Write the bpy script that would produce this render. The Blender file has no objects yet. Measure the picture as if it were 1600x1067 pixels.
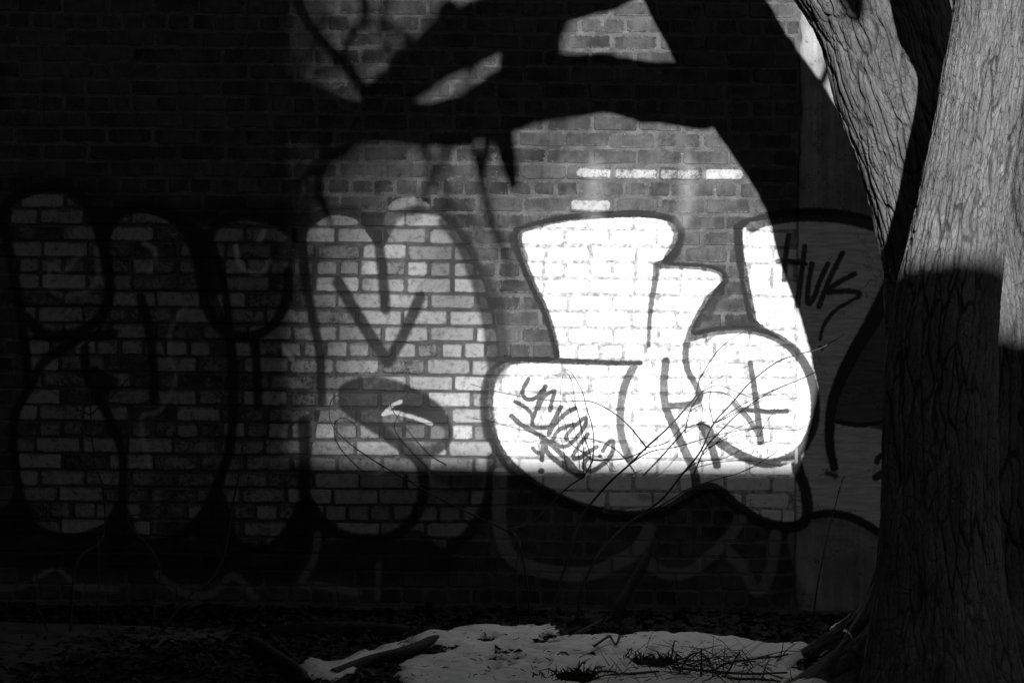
import bpy, bmesh, math, random
import numpy as np
from mathutils import Vector, Matrix

R = math.radians
random.seed(7)
rng = np.random.default_rng(7)
scene = bpy.context.scene
C = scene.collection

# ------------------------------------------------------------------ camera, sky, sun, exposure
D = 12.0                     # metres from the lens to the wall
S = 0.002959                # metres of wall per photograph pixel
FPX = D / S                 # focal length in photograph pixels
ZC = 1.218                  # height of the lens above the foot of the wall
ROLL = R(0.5)
cam_d = bpy.data.cameras.new('camera'); cam = bpy.data.objects.new('camera', cam_d); C.objects.link(cam)
cam_d.sensor_width = 36.0; cam_d.lens = 36.0 * FPX / 1600.0
cam_d.clip_start = 0.05; cam_d.clip_end = 500
cam.location = (0, -D, ZC); cam.rotation_euler = (math.pi / 2, -ROLL, 0)
scene.camera = cam

K, T = 0.001, 0.265           # sunlight moves K left and T down per metre towards the wall
sun_dir = Vector((-K, 1.0, -T)).normalized()
world = bpy.data.worlds.new('World'); scene.world = world; world.use_nodes = True
wn = world.node_tree; wn.nodes.clear()
sky = wn.nodes.new('ShaderNodeTexSky'); sky.sky_type = 'NISHITA'; sky.sun_disc = False
sky.sun_elevation = math.atan(T / math.hypot(1, K)); sky.sun_rotation = math.atan2(K, -1.0)
bw = wn.nodes.new('ShaderNodeSeparateColor')   # the red record of the sky, as on red-filtered black and white film
sky.dust_density = .3; sky.air_density = .8; bg = wn.nodes.new('ShaderNodeBackground'); wo = wn.nodes.new('ShaderNodeOutputWorld')
bg.inputs['Strength'].default_value = 0.054
wn.links.new(sky.outputs[0], bw.inputs[0]); wn.links.new(bw.outputs[0], bg.inputs['Color']); wn.links.new(bg.outputs[0], wo.inputs[0])
sun_d = bpy.data.lights.new('sun', 'SUN'); sun_d.energy = 5.0; sun_d.angle = R(0.5); sun_d.color = (1, 1, 1)
sun = bpy.data.objects.new('sun', sun_d); C.objects.link(sun)
sun.rotation_euler = sun_dir.to_track_quat('-Z', 'Y').to_euler(); sun.location = (4, -12, 12)

scene.view_settings.view_transform = 'Standard'; scene.view_settings.look = 'None'
scene.view_settings.exposure = 0.6; scene.view_settings.gamma = 1.0; scene.view_settings.use_curve_mapping = False
scene.render.engine = 'CYCLES'
scene.cycles.use_denoising = True; scene.cycles.use_adaptive_sampling = True; scene.cycles.adaptive_threshold = .012
scene.cycles.max_bounces = 4; scene.cycles.diffuse_bounces = 2; scene.cycles.glossy_bounces = 1

# ------------------------------------------------------------------ helpers
def derot(px, py):
    dx, dy = px - 800.0, py - 533.5
    c, s = math.cos(ROLL), math.sin(ROLL)
    return dx * c + dy * s, -dx * s + dy * c
def P(px, py, d):
    """a point d metres in front of the wall"""
    dx, dy = derot(px, py); k = (D - d) / FPX
    return Vector((dx * k, -d, ZC - dy * k))
def W(px, py):
    dx, dy = derot(px, py)
    return dx * S, ZC - dy * S
def sunward(px, py, d):
    """the point d metres in front of the wall whose shade falls at a place on the wall"""
    x, z = W(px, py)
    return Vector((x + K * d, -d, z + T * d))
def catmull(pts, step, closed=False):
    pts = [np.array(p, float) for p in pts]; out = []
    n = len(pts)
    if n == 2 and not closed:
        L = np.linalg.norm(pts[1] - pts[0]); m = max(1, int(L / step))
        return np.array([pts[0] + (pts[1] - pts[0]) * i / m for i in range(m + 1)])
    rngs = range(n) if closed else range(n - 1)
    for i in rngs:
        if closed: p0, p1, p2, p3 = pts[i - 1], pts[i], pts[(i + 1) % n], pts[(i + 2) % n]
        else: p0, p1, p2, p3 = pts[max(i - 1, 0)], pts[i], pts[i + 1], pts[min(i + 2, n - 1)]
        L = np.linalg.norm(p2 - p1); m = max(1, int(L / step))
        for j in range(m):
            t = j / m
            out.append(.5 * ((2 * p1) + (p2 - p0) * t + (2 * p0 - 5 * p1 + 4 * p2 - p3) * t * t + (3 * p1 - p0 - 3 * p2 + p3) * t ** 3))
    if not closed: out.append(pts[-1])
    return np.array(out)
def sstep(a, b, x):
    t = np.clip((x - a) / (b - a), 0, 1); return t * t * (3 - 2 * t)

def link(name, me, mat=None, parent=None):
    o = bpy.data.objects.new(name, me); C.objects.link(o)
    if mat is not None and me is not None and not me.materials: me.materials.append(mat)
    if parent is not None: o.parent = parent
    return o
def tag(o, label=None, cat=None, group=None, kind=None):
    for k, v in (('label', label), ('category', cat), ('group', group), ('kind', kind)):
        if v: o[k] = v
    return o
def empty(name, loc=(0, 0, 0)):
    o = bpy.data.objects.new(name, None); C.objects.link(o); o.location = loc; o.empty_display_size = .1; return o
def mesh_np(name, v, f, smooth=False):
    """v (n,3) array, f a list of index tuples or an (m,4) array"""
    me = bpy.data.meshes.new(name)
    if isinstance(f, np.ndarray):
        nf, k = f.shape
        me.vertices.add(len(v)); me.vertices.foreach_set('co', np.asarray(v, np.float32).ravel())
        me.loops.add(nf * k); me.loops.foreach_set('vertex_index', f.astype(np.int32).ravel())
        me.polygons.add(nf); me.polygons.foreach_set('loop_start', np.arange(0, nf * k, k, dtype=np.int32))
        me.update(calc_edges=True); me.validate()
    else:
        me.from_pydata([tuple(p) for p in v], [], f); me.update()
    if smooth: me.polygons.foreach_set('use_smooth', [True] * len(me.polygons))
    return me
def grid_faces(nr, nc, wrap=False):
    i = np.arange(nr - 1)[:, None]; j = np.arange(nc if wrap else nc - 1)[None, :]
    j2 = (j + 1) % nc
    a = i * nc + j; b = i * nc + j2; c = (i + 1) * nc + j2; d = (i + 1) * nc + j
    return np.stack([a, b, c, d], -1).reshape(-1, 4)

# numpy noise
_perm = rng.permutation(4096)
_val = rng.random(4096)
def _h(ix, iy, iz):
    return _perm[(_perm[(_perm[ix & 4095] + iy) & 4095] + iz) & 4095]
def vnoise(x, y, z=None):
    x = np.asarray(x, float); y = np.asarray(y, float); z = np.zeros_like(x) if z is None else np.asarray(z, float)
    ix, iy, iz = np.floor(x).astype(int), np.floor(y).astype(int), np.floor(z).astype(int)
    fx, fy, fz = x - ix, y - iy, z - iz
    u, v, w = fx * fx * (3 - 2 * fx), fy * fy * (3 - 2 * fy), fz * fz * (3 - 2 * fz)
    g = lambda a, b, c: _val[_h(ix + a, iy + b, iz + c)]
    l = lambda a, b, t: a + (b - a) * t
    return l(l(l(g(0,0,0), g(1,0,0), u), l(g(0,1,0), g(1,1,0), u), v), l(l(g(0,0,1), g(1,0,1), u), l(g(0,1,1), g(1,1,1), u), v), w) * 2 - 1
def fbm(x, y, z=None, o=4):
    s = 0; a = 1; t = 0
    z = np.zeros_like(x) if z is None else z
    for i in range(o):
        s = s + a * vnoise(x * 2 ** i + 17.3 * i, y * 2 ** i + 5.1 * i, z * 2 ** i + 9.7 * i); t += a; a *= .5
    return s / t
def worley(x, y, z):
    """F1 and F2 of jittered cells"""
    ix, iy, iz = np.floor(x).astype(int), np.floor(y).astype(int), np.floor(z).astype(int)
    f1 = np.full(x.shape, 9.0); f2 = np.full(x.shape, 9.0)
    for a in (-1, 0, 1):
        for b in (-1, 0, 1):
            for c in (-1, 0, 1):
                h = _h(ix + a, iy + b, iz + c)
                dx = ix + a + _val[h] - x; dy = iy + b + _val[(h * 7 + 13) & 4095] - y; dz = iz + c + _val[(h * 13 + 101) & 4095] - z
                d = np.sqrt(dx * dx + dy * dy + dz * dz)
                n = d < f1
                f2 = np.where(n, f1, np.minimum(f2, d)); f1 = np.where(n, d, f1)
    return f1, f2

# ------------------------------------------------------------------ materials
def new_mat(name):
    m = bpy.data.materials.new(name); m.use_nodes = True
    nt = m.node_tree; b = nt.nodes['Principled BSDF']
    b.inputs['Roughness'].default_value = .85
    b.inputs['Specular IOR Level'].default_value = .25
    return m, nt, b
class N:
    """small node-building shorthand"""
    def __init__(s, nt): s.nt = nt
    def n(s, t, **kw):
        o = s.nt.nodes.new(t)
        for k, v in kw.items():
            if k.startswith('_'): setattr(o, k[1:], v)
        return o
    def put(s, sock, v):
        if isinstance(v, bpy.types.NodeSocket): s.nt.links.new(v, sock)
        elif v is not None: sock.default_value = v
    def math(s, op, a, b=None, c=None, clamp=False):
        o = s.nt.nodes.new('ShaderNodeMath'); o.operation = op; o.use_clamp = clamp
        s.put(o.inputs[0], a); s.put(o.inputs[1], b); s.put(o.inputs[2], c); return o.outputs[0]
    def vmath(s, op, a, b=None, scale=None):
        o = s.nt.nodes.new('ShaderNodeVectorMath'); o.operation = op
        s.put(o.inputs[0], a); s.put(o.inputs[1], b)
        if scale is not None: s.put(o.inputs['Scale'], scale)
        return o.outputs[0]
    def noise(s, vec, scale, detail=4, rough=.55, out=0, dist=0):
        o = s.nt.nodes.new('ShaderNodeTexNoise'); s.put(o.inputs['Vector'], vec)
        o.inputs['Scale'].default_value = scale; o.inputs['Detail'].default_value = detail
        o.inputs['Roughness'].default_value = rough; o.inputs['Distortion'].default_value = dist
        return o.outputs[out]
    def ramp(s, v, a, b, x=0., y=1.):
        o = s.nt.nodes.new('ShaderNodeMapRange'); o.interpolation_type = 'SMOOTHSTEP'
        s.put(o.inputs[0], v); s.put(o.inputs[1], a); s.put(o.inputs[2], b); s.put(o.inputs[3], x); s.put(o.inputs[4], y); return o.outputs[0]
    def mix(s, f, a, b):
        o = s.nt.nodes.new('ShaderNodeMix'); o.data_type = 'FLOAT'; s.put(o.inputs[0], f); s.put(o.inputs[2], a); s.put(o.inputs[3], b); return o.outputs[0]
    def grey(s, v):
        o = s.nt.nodes.new('ShaderNodeCombineColor'); [s.put(o.inputs[i], v) for i in range(3)]; return o.outputs[0]
    def bump(s, h, strength, dist):
        o = s.nt.nodes.new('ShaderNodeBump'); s.put(o.inputs['Height'], h); o.inputs['Strength'].default_value = strength; o.inputs['Distance'].default_value = dist; return o.outputs[0]
    def pos(s): return s.nt.nodes.new('ShaderNodeNewGeometry').outputs['Position']
    def mapping(s, v, scale):
        o = s.nt.nodes.new('ShaderNodeMapping'); s.put(o.inputs[0], v); o.inputs['Scale'].default_value = scale; return o.outputs[0]

def simple_mat(name, lo, hi, scale, bump=.4, dist=.004, rough=.85, stretch=(1, 1, 1), detail=6, local=False):
    m, nt, b = new_mat(name); n = N(nt)
    v = n.pos() if not local else nt.nodes.new('ShaderNodeTexCoord').outputs['Object']
    v = n.mapping(v, stretch)
    a = n.noise(v, scale, detail, .6)
    n.put(b.inputs['Base Color'], n.grey(n.ramp(a, .3, .7, lo, hi)))
    n.put(b.inputs['Normal'], n.bump(n.noise(v, scale * 2.7, detail, .65), bump, dist))
    b.inputs['Roughness'].default_value = rough
    return m

# ------------------------------------------------------------------ spray paint masks: strokes laid out on the wall (x, y in wall units of S metres)
MS = 1.5
MX0, MX1, MY0, MY1 = -60, 1660, 200, 1000
MW, MH = int((MX1 - MX0) * MS), int((MY1 - MY0) * MS)
def dpt(p):
    dx, dy = derot(*p); return ((dx + 800 - MX0) * MS, (dy + 533.5 - MY0) * MS)
ch = {k: np.zeros((MH, MW), np.float32) for k in ('face', 'joint', 'black', 'old')}
def stroke(c, pts, w, cov=1.0, soft=1.6, w1=None, mode='max'):
    q = catmull([dpt(p) for p in pts], 2.0); n = len(q)
    sdf = {}
    xs, ys = q[:, 0], q[:, 1]
    w1 = w if w1 is None else w1
    rr = np.linspace(w, w1, n) * .5 * MS; so = soft * MS; m = rr.max() + so + 2
    x0, x1 = int(max(0, xs.min() - m)), int(min(MW, xs.max() + m)); y0, y1 = int(max(0, ys.min() - m)), int(min(MH, ys.max() + m))
    if x1 <= x0 or y1 <= y0: return
    best = np.full((y1 - y0, x1 - x0), 1e3, np.float32)
    for x, y, r in zip(xs, ys, rr):
        a0, a1 = max(x0, int(x - r - so - 2)), min(x1, int(x + r + so + 3)); b0, b1 = max(y0, int(y - r - so - 2)), min(y1, int(y + r + so + 3))
        if a1 <= a0 or b1 <= b0: continue
        gx = np.arange(a0, a1)[None, :] - x; gy = np.arange(b0, b1)[:, None] - y
        v = best[b0 - y0:b1 - y0, a0 - x0:a1 - x0]
        np.minimum(v, np.sqrt(gx * gx + gy * gy) - r, out=v)
    cvr = (1 - sstep(-so, so, best)) * cov
    t = ch[c][y0:y1, x0:x1]
    if mode == 'max': np.maximum(t, cvr, out=t)
    elif mode == 'over': t += cvr * (1 - t)
    else: t *= (1 - cvr)
def blur(a, r):
    for ax in (0, 1):
        k = np.zeros_like(a); 
        for o in range(-r, r + 1): k += np.roll(a, o, ax)
        a = k / (2 * r + 1)
    return a
def fill(chs, pts, cov=1.0, soft=2, mode='max', sharp=False):
    q = catmull([dpt(p) for p in pts], 6.0, True) if not sharp else np.array([dpt(p) for p in pts])
    x0, y0 = np.maximum(q.min(0).astype(int) - 8, 0); x1, y1 = np.minimum(q.max(0).astype(int) + 9, (MW, MH))
    gx, gy = np.meshgrid(np.arange(x0, x1) + .5, np.arange(y0, y1) + .5)
    ins = np.zeros(gx.shape, bool)
    for (ax, ay), (bx, by) in zip(q, np.roll(q, -1, 0)):
        if ay == by: continue
        cnd = ((ay > gy) != (by > gy)) & (gx < (bx - ax) * (gy - ay) / (by - ay) + ax); ins ^= cnd
    a = blur(ins.astype(np.float32), soft) * cov
    for c in ([chs] if isinstance(chs, str) else chs):
        t = ch[c][y0:y1, x0:x1]
        if mode == 'max': np.maximum(t, a, out=t)
        else: t *= (1 - a)

# -- fills
L1 = [(16,345),(28,316),(60,303),(95,303),(120,318),(140,345),(155,380),(167,430),(166,480),(150,520),(134,540),(152,618),(190,700),(192,800),(165,818),(100,838),(55,824),(26,750),(20,670),(45,600),(37,530),(18,420)]
L2 = [(165,362),(189,339),(219,332),(260,343),(290,372),(312,430),(330,500),(354,520),(364,640),(341,750),(290,828),(250,842),(200,828),(192,700),(152,615),(135,545),(165,500),(168,430)]
L3 = [(330,375),(345,352),(378,343),(405,347),(440,362),(462,390),(472,430),(490,500),(500,630),(478,660),(470,790),(425,850),(385,852),(358,822),(345,760),(364,640),(355,520),(335,450)]
L4 = [(478,372),(495,347),(525,335),(560,345),(580,372),(597,388),(612,360),(640,338),(680,337),(718,368),(748,450),(770,550),(758,620),(765,720),(760,780),(728,835),(690,858),(655,830),(590,838),(530,832),(495,790),(478,740),(500,630),(490,500)]
for L, c in ((L1, .655), (L2, .64), (L3, .65), (L4, .72)): fill('face', L, c)  # thinner coverage on the first three letters also stands in for dimmer light
stroke('face', [(640,345),(700,420),(735,540),(735,700)], 90, .80, 12)
A = [(811,362),(850,350),(902,342),(990,339),(1044,345),(1060,366),(1050,392),(1036,412),(1104,418),(1130,432),(1111,462),(1080,520),(1120,517),(1162,515),(1206,525),(1240,547),(1266,595),(1272,640),(1265,685),(1248,710),(1250,735),(1260,800),(1226,821),(1155,795),(1111,764),(1067,781),(1037,797),(990,804),(936,799),(828,753),(787,716),(764,650),(766,596),(790,566),(868,562),(866,530),(851,482),(830,440),(813,391)]
fill(('face', 'joint'), A, 1.0)
B = [(1158,358),(1172,346),(1245,336),(1320,338),(1400,352),(1400,830),(1360,822),(1330,807),(1296,800),(1262,803),(1256,763),(1248,725),(1270,665),(1266,600),(1246,552),(1215,526),(1176,497),(1163,440)]
fill(('face', 'joint'), B, .97, sharp=True)
# white dabs and drips above
stroke('face', [(908,270),(950,271),(1060,271),(1150,273)], 20, .60, 6); stroke('face', [(955,272),(1152,273)], 22, .635, 5); stroke('joint', [(930,271),(1140,273)], 12, .28, 7)
stroke('old', [(931,258),(927,332)], 26, .24, 14); stroke('old', [(930,262),(926,326)], 8, .16, 9); stroke('face', [(898,320),(945,321)], 22, .64, 6)
stroke('old', [(1073,258),(1076,300),(1067,346)], 20, .24, 12); stroke('old', [(1074,262),(1068,340)], 6, .14, 8)
stroke('old', [(880,262),(1010,240)], 30, .05, 20)
# -- black outlines on the right-hand letters
o = lambda pts, w, cov=.93, soft=1.7, w1=None: stroke('black', pts, w, 1 - (1 - cov) * .45, soft, w1)
o([(807,362),(841,350),(902,339),(990,334),(1034,338),(1054,346),(1062,362),(1058,380),(1044,405),(1028,414)], 12, .86)
o([(1050,345),(1060,362),(1056,385),(1046,402)], 19, .82, 2.5)
o([(809,361),(811,391),(829,439),(850,482),(864,526),(870,556)], 15, .90, 1.8, 11)
o([(803,372),(816,402)], 20, .7, 3)
o([(1025,415),(1023,440),(1017,476),(1014,510),(1013,540)], 11, .75, 1.6, 6)
o([(1025,415),(1064,415),(1104,418),(1128,428),(1132,441),(1111,462),(1091,493),(1077,523),(1071,550),(1074,577),(1088,604),(1093,621),(1077,631),(1040,634)], 11, .82)
fill('black', [(1127,438),(1140,452),(1144,462),(1122,472),(1112,500),(1098,502),(1090,520),(1080,523),(1092,494),(1112,464)], .68, 3)
fill('black', [(1085,515),(1120,505),(1165,500),(1178,508),(1160,514),(1100,522)], .55, 3)
o([(784,567),(824,562),(909,565),(960,567),(1000,567)], 12, .95, 1.6, 8)
o([(791,564),(769,586),(762,628),(767,675),(787,716),(828,753),(882,783),(936,800),(990,806),(1037,798),(1067,781),(1088,768),(1111,762),(1131,773),(1155,794),(1189,814),(1226,823),(1251,818),(1261,800),(1257,763),(1248,738),(1243,716)], 18, .95, 2)
o([(791,564),(769,586),(760,628),(766,680)], 22, .80, 2.5)
o([(990,573),(976,601),(969,642),(971,682),(983,716)], 13, .72, 1.6)
o([(1040,564),(1037,601),(1040,635),(1054,669),(1071,706),(1084,736),(1088,764)], 13, .78, 1.6, 14)
o([(1080,527),(1111,518),(1162,514),(1206,524),(1240,547),(1263,581),(1273,625),(1270,665),(1253,699),(1223,719),(1192,723),(1158,711),(1125,692),(1104,672),(1096,664)], 15, .88, 1.8)
o([(1104,532),(1120,520)], 6, .6, 2)
o([(1097,664),(1111,696),(1120,726)], 13, .85)
o([(1172,567),(1179,611),(1185,662),(1188,690)], 9, .84, 1.4, 12)
o([(1229,642),(1200,643),(1160,639)], 8, .84, 1.3); o([(1146,630),(1160,644),(1175,662),(1188,686)], 9, .7, 1.6)
o([(1153,356),(1155,391),(1165,449),(1175,497)], 15, .95, 1.8)
o([(1153,360),(1160,350),(1180,346)], 14, .9)
o([(1175,352),(1200,342),(1245,336),(1300,337),(1345,345),(1400,360)], 22, .96, 2)
o([(1400,430),(1364,500),(1327,564),(1306,611),(1297,652),(1296,696),(1303,730)], 30, .97, 2, 13)
fill('black', [(1410,430),(1364,505),(1318,590),(1298,655),(1340,662),(1410,655)], .86, 3)
o([(1300,655),(1340,663),(1400,655)], 9, .97)
o([(1262,806),(1296,801),(1330,808),(1362,824),(1400,850)], 13, .97, 2)
o([(1385,705),(1372,715),(1370,722)], 9, .9); o([(1380,738),(1368,745)], 12, .9)
o([(1292,738),(1305,743)], 9, .8, 3)
# tag on the pilaster
for s in ([(1232,368),(1227,401),(1225,437)], [(1215,408),(1235,408),(1257,412)], [(1257,385),(1251,432),(1246,477)],
          [(1268,412),(1262,449),(1262,473),(1270,467),(1280,440),(1293,412)], [(1316,395),(1296,435),(1279,479)],
          [(1335,428),(1310,441),(1286,457)], [(1286,457),(1320,455),(1341,457),(1340,464)]): o(s, 8.5, .86, 1.4)
o([(1338,465),(1303,486),(1286,510),(1281,530)], 6, .84, 1.2); o([(1281,543),(1283,544)], 8, .8)
# scribbled tag inside the round letter (zoom 5.93 from 780,570)
z = lambda pts: [(780 + a / 5.93, 570 + b / 5.93) for a, b in pts]
for pts, w, cv in (
    ([(270,130),(225,210),(215,265),(240,310),(290,320),(350,290),(400,230),(430,195)], 6.5, .62),
    ([(430,195),(400,270),(360,350),(335,430),(310,500),(310,560),(360,580),(470,575)], 6.5, .60),
    ([(360,400),(400,310),(450,265),(510,240),(490,320),(470,420)], 6.5, .52),
    ([(145,340),(210,370),(280,430),(315,490)], 6.5, .55),
    ([(110,470),(200,550),(320,620),(430,690),(520,770),(640,890),(720,990)], 8, .60),
    ([(400,720),(400,800),(395,880)], 7, .62), ([(310,770),(350,810),(430,790)], 6, .5),
    ([(570,390),(520,480),(470,580),(460,640),(500,560),(600,460),(700,400)], 7, .62),
    ([(500,680),(540,610),(620,570),(720,540),(790,490),(800,540),(740,640),(640,740),(560,750),(480,700)], 6.5, .55),
    ([(770,500),(700,560),(630,640),(620,690)], 6, .5), ([(820,640),(740,740),(680,840)], 6, .58),
    ([(430,720),(440,800),(520,880),(600,930)], 8, .62), ([(590,920),(680,980),(760,1020)], 12, .72),
    ([(900,760),(830,800),(760,850),(690,870)], 7, .55), ([(960,790),(1000,730),(1050,710),(1050,790),(1010,870),(930,940),(850,980),(790,960),(790,900),(830,860)], 7, .55),
    ([(930,840),(932,842)], 6, .7), ([(385,980),(388,980)], 9, .85)): o(z(pts), w * 1.08, 1 - (1 - cv) * .42, 1.0)
# -- black outlines on the left-hand letters
for pts, w, cv in (
    ([(3,340),(14,391),(24,442),(34,496),(37,533),(44,584),(45,608)], 14, .9),
    ([(4,352),(8,322),(30,302),(60,293),(100,293),(128,308),(146,340),(158,375),(167,415),(171,455),(160,489),(135,513),(101,524),(67,520),(40,496)], 16, .92),
    ([(61,523),(118,526),(176,521)], 15, .95),
    ([(118,533),(88,550),(64,570),(47,604),(28,636),(20,669),(21,709),(27,750),(37,790),(57,824),(101,841),(142,838),(172,820)], 13, .92),
    ([(132,544),(135,584),(152,618),(175,662),(191,709),(192,770),(190,810)], 14, .93),
    ([(160,372),(172,348),(189,330),(219,322),(263,332),(292,360),(308,398),(315,428),(321,462)], 19, .92),
    ([(219,464),(233,516),(240,584),(241,626)], 14, .92),
    ([(354,500),(363,567),(364,635),(358,702),(341,750),(321,797),(290,832),(253,846),(216,840),(192,826)], 14, .92),
    ([(322,385),(338,350),(375,334),(410,336),(445,352),(468,376)], 15, .8),
    ([(310,415),(317,462),(331,496),(351,516),(381,526),(415,516),(439,489),(450,455),(450,425)], 14, .92),
    ([(331,381),(348,442),(357,496),(359,536)], 12, .9), ([(395,523),(400,567),(403,631)], 13, .92),
    ([(472,381),(476,432),(489,499),(499,550),(503,628)], 13, .90),
    ([(354,797),(364,838),(388,856),(422,853),(449,828),(469,787)], 13, .92),
    ([(474,659),(476,719),(476,770),(484,804)], 17, .93),
    ([(483,787),(506,817),(540,837),(589,842),(623,832),(650,803),(662,767),(660,736),(650,716),(616,689),(589,669),(552,645),(535,628)], 16, .92),
    ([(468,372),(484,346),(520,328),(560,333),(590,360)], 13, .62), ([(590,358),(615,338),(650,328),(690,332)], 12, .55),
    ([(589,364),(596,415),(602,482)], 15, .90),
    ([(528,441),(552,482),(582,530),(606,565)], 17, .90), ([(606,565),(630,523),(656,464)], 16, .88),
    ([(768,716),(764,770),(751,804),(728,836),(690,865)], 15, .75)): o(pts, w * 1.14, cv, 3.6)
o([(697,346),(724,381),(748,442),(764,499),(771,550),(774,577)], 26, .74, 5)
o([(752,430),(772,480),(780,540),(780,580)], 30, .45, 8)
fill('black', [(562,340),(590,331),(622,338),(604,378),(591,396),(578,370)], .8, 4)
fill('black', [(28,765),(48,800),(60,838),(-20,845),(-20,800),(10,790)], .95, 4)
fill('black', [(141,572),(165,582),(187,595),(165,618),(145,615)], .95, 4)
fill('black', [(172,800),(192,780),(215,838),(190,860),(160,840)], .95, 4); fill('black', [(322,790),(345,760),(360,800),(370,850),(330,850),(300,835)], .95, 4)
fill('black', [(462,800),(476,775),(492,790),(520,830),(480,860),(440,850)], .95, 4)
fill('black', [(140,330),(160,320),(180,330),(170,370),(160,400),(150,370)], .9, 4)
fill('black', [(290,345),(320,360),(345,345),(330,385),(345,450),(325,470),(312,420)], .9, 4)
fill('black', [(528,608),(545,594),(582,587),(623,595),(663,615),(690,635),(706,665),(704,692),(687,709),(663,716),(636,702),(616,689),(582,665),(548,642),(530,625)], .96, 4)
fill('black', [(598,652),(640,646),(690,668),(692,684),(664,696),(620,682)], .30, 4, mode='cut')
fill('black', [(700,690),(720,720),(770,735),(780,720),(740,722)], .25, 4)
# soft black spray under the letters
stroke('black', [(-40,850),(60,868),(200,872),(340,878),(420,880),(560,870),(680,870)], 58, .80, 14)
stroke('black', [(690,745),(740,748)], 34, .7, 10)
stroke('black', [(1000,775),(1100,790)], 10, .5, 6)
stroke('black', [(-40,300),(60,285),(200,312),(300,330),(380,322),(470,335)], 26, .6, 10)
# older faint light lines
q = lambda pts, w, cv, s=3: stroke('old', pts, w, cv * (1.9 if pts[0][1] < 700 else (.62 if pts[0][0] < 650 else .9)), s)
for pts, w, cv in (
    ([(54,903),(81,888)], 8, .5), ([(93,889),(111,906)], 8, .5), ([(0,919),(40,914)], 12, .4), ([(121,916),(182,920)], 11, .45),
    ([(246,896),(270,916),(304,930),(337,923),(364,899),(398,933)], 12, .4), ([(496,835),(489,876),(472,909),(500,915),(560,925)], 12, .42),
    ([(589,933),(592,882)], 10, .35), ([(781,741),(781,825),(798,869),(839,889),(889,896),(929,893),(976,872),(1000,852),(1014,826)], 22, .36),
    ([(1017,882),(1044,896),(1077,893),(1108,869),(1128,852),(1158,812)], 18, .3), ([(1128,852),(1162,889),(1182,923),(1202,896),(1212,835)], 18, .3),
    ([(1240,842),(1250,880),(1263,909)], 22, .26), ([(1275,825),(1330,835),(1355,850)], 16, .2), ([(80,335),(72,345)], 6, .1),
    ([(125,395),(98,425),(80,415),(78,450),(110,462),(150,440),(150,390)], 8, .22), ([(225,380),(240,390),(242,410),(232,425)], 8, .32),
    ([(290,478),(268,510),(265,560),(275,590),(250,640),(222,650),(222,690)], 7, .22), ([(368,385),(375,415),(400,428),(415,420),(420,408)], 7, .55),
    ([(412,362),(405,375)], 8, .7), ([(440,540),(455,560)], 8, .5), ([(86,735),(100,770),(103,830)], 7, .4), ([(245,770),(240,840)], 9, .22),
    ([(495,720),(498,800)], 0.1, .0), ([(590,720),(590,790)], 14, .25), ([(225,690),(232,725)], 8, .25)): q(pts, w, cv)
for pts in ([(599,647),(612,634),(626,627)], [(599,647),(616,644),(650,653),(673,662)]): stroke('old', pts, 6, .75, 1.2)
stroke('old', [(1243,696),(1244,722)], 4, .9, 1.0); stroke('old', [(1222,722),(1240,720)], 4, .8, 1.0)
img = bpy.data.images.new('spray_masks', MW, MH, alpha=True, float_buffer=False)
img.colorspace_settings.name = 'Non-Color'; img.alpha_mode = 'CHANNEL_PACKED'
img.pixels.foreach_set(np.ascontiguousarray(np.stack([ch['face'], ch['joint'], ch['black'], ch['old']], -1)[::-1]).astype(np.float32).ravel())
img.update(); img.pack()

def spray(n, pos):
    """sample the paint masks by place on the wall"""
    d = n.noise(pos, 60, 3, .6, 1)
    d = n.vmath('SCALE', n.vmath('SUBTRACT', d, (.5, .5, .5)), None, .012)
    p = n.vmath('ADD', pos, d)
    sx = n.nt.nodes.new('ShaderNodeSeparateXYZ'); n.put(sx.inputs[0], p)
    wx0 = (MX0 - 800) * S; wz0 = ZC - (MY1 - 533.5) * S
    u = n.math('DIVIDE', n.math('SUBTRACT', sx.outputs[0], wx0), (MX1 - MX0) * S)
    v = n.math('DIVIDE', n.math('SUBTRACT', sx.outputs[2], wz0), (MY1 - MY0) * S)
    cb = n.nt.nodes.new('ShaderNodeCombineXYZ'); n.put(cb.inputs[0], u); n.put(cb.inputs[1], v)
    t = n.nt.nodes.new('ShaderNodeTexImage'); t.image = img; t.extension = 'CLIP'; t.interpolation = 'Linear'
    n.put(t.inputs[0], cb.outputs[0])
    sc = n.nt.nodes.new('ShaderNodeSeparateColor'); n.put(sc.inputs[0], t.outputs[0])
    return sc.outputs[0], sc.outputs[1], sc.outputs[2], t.outputs[1]

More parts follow.
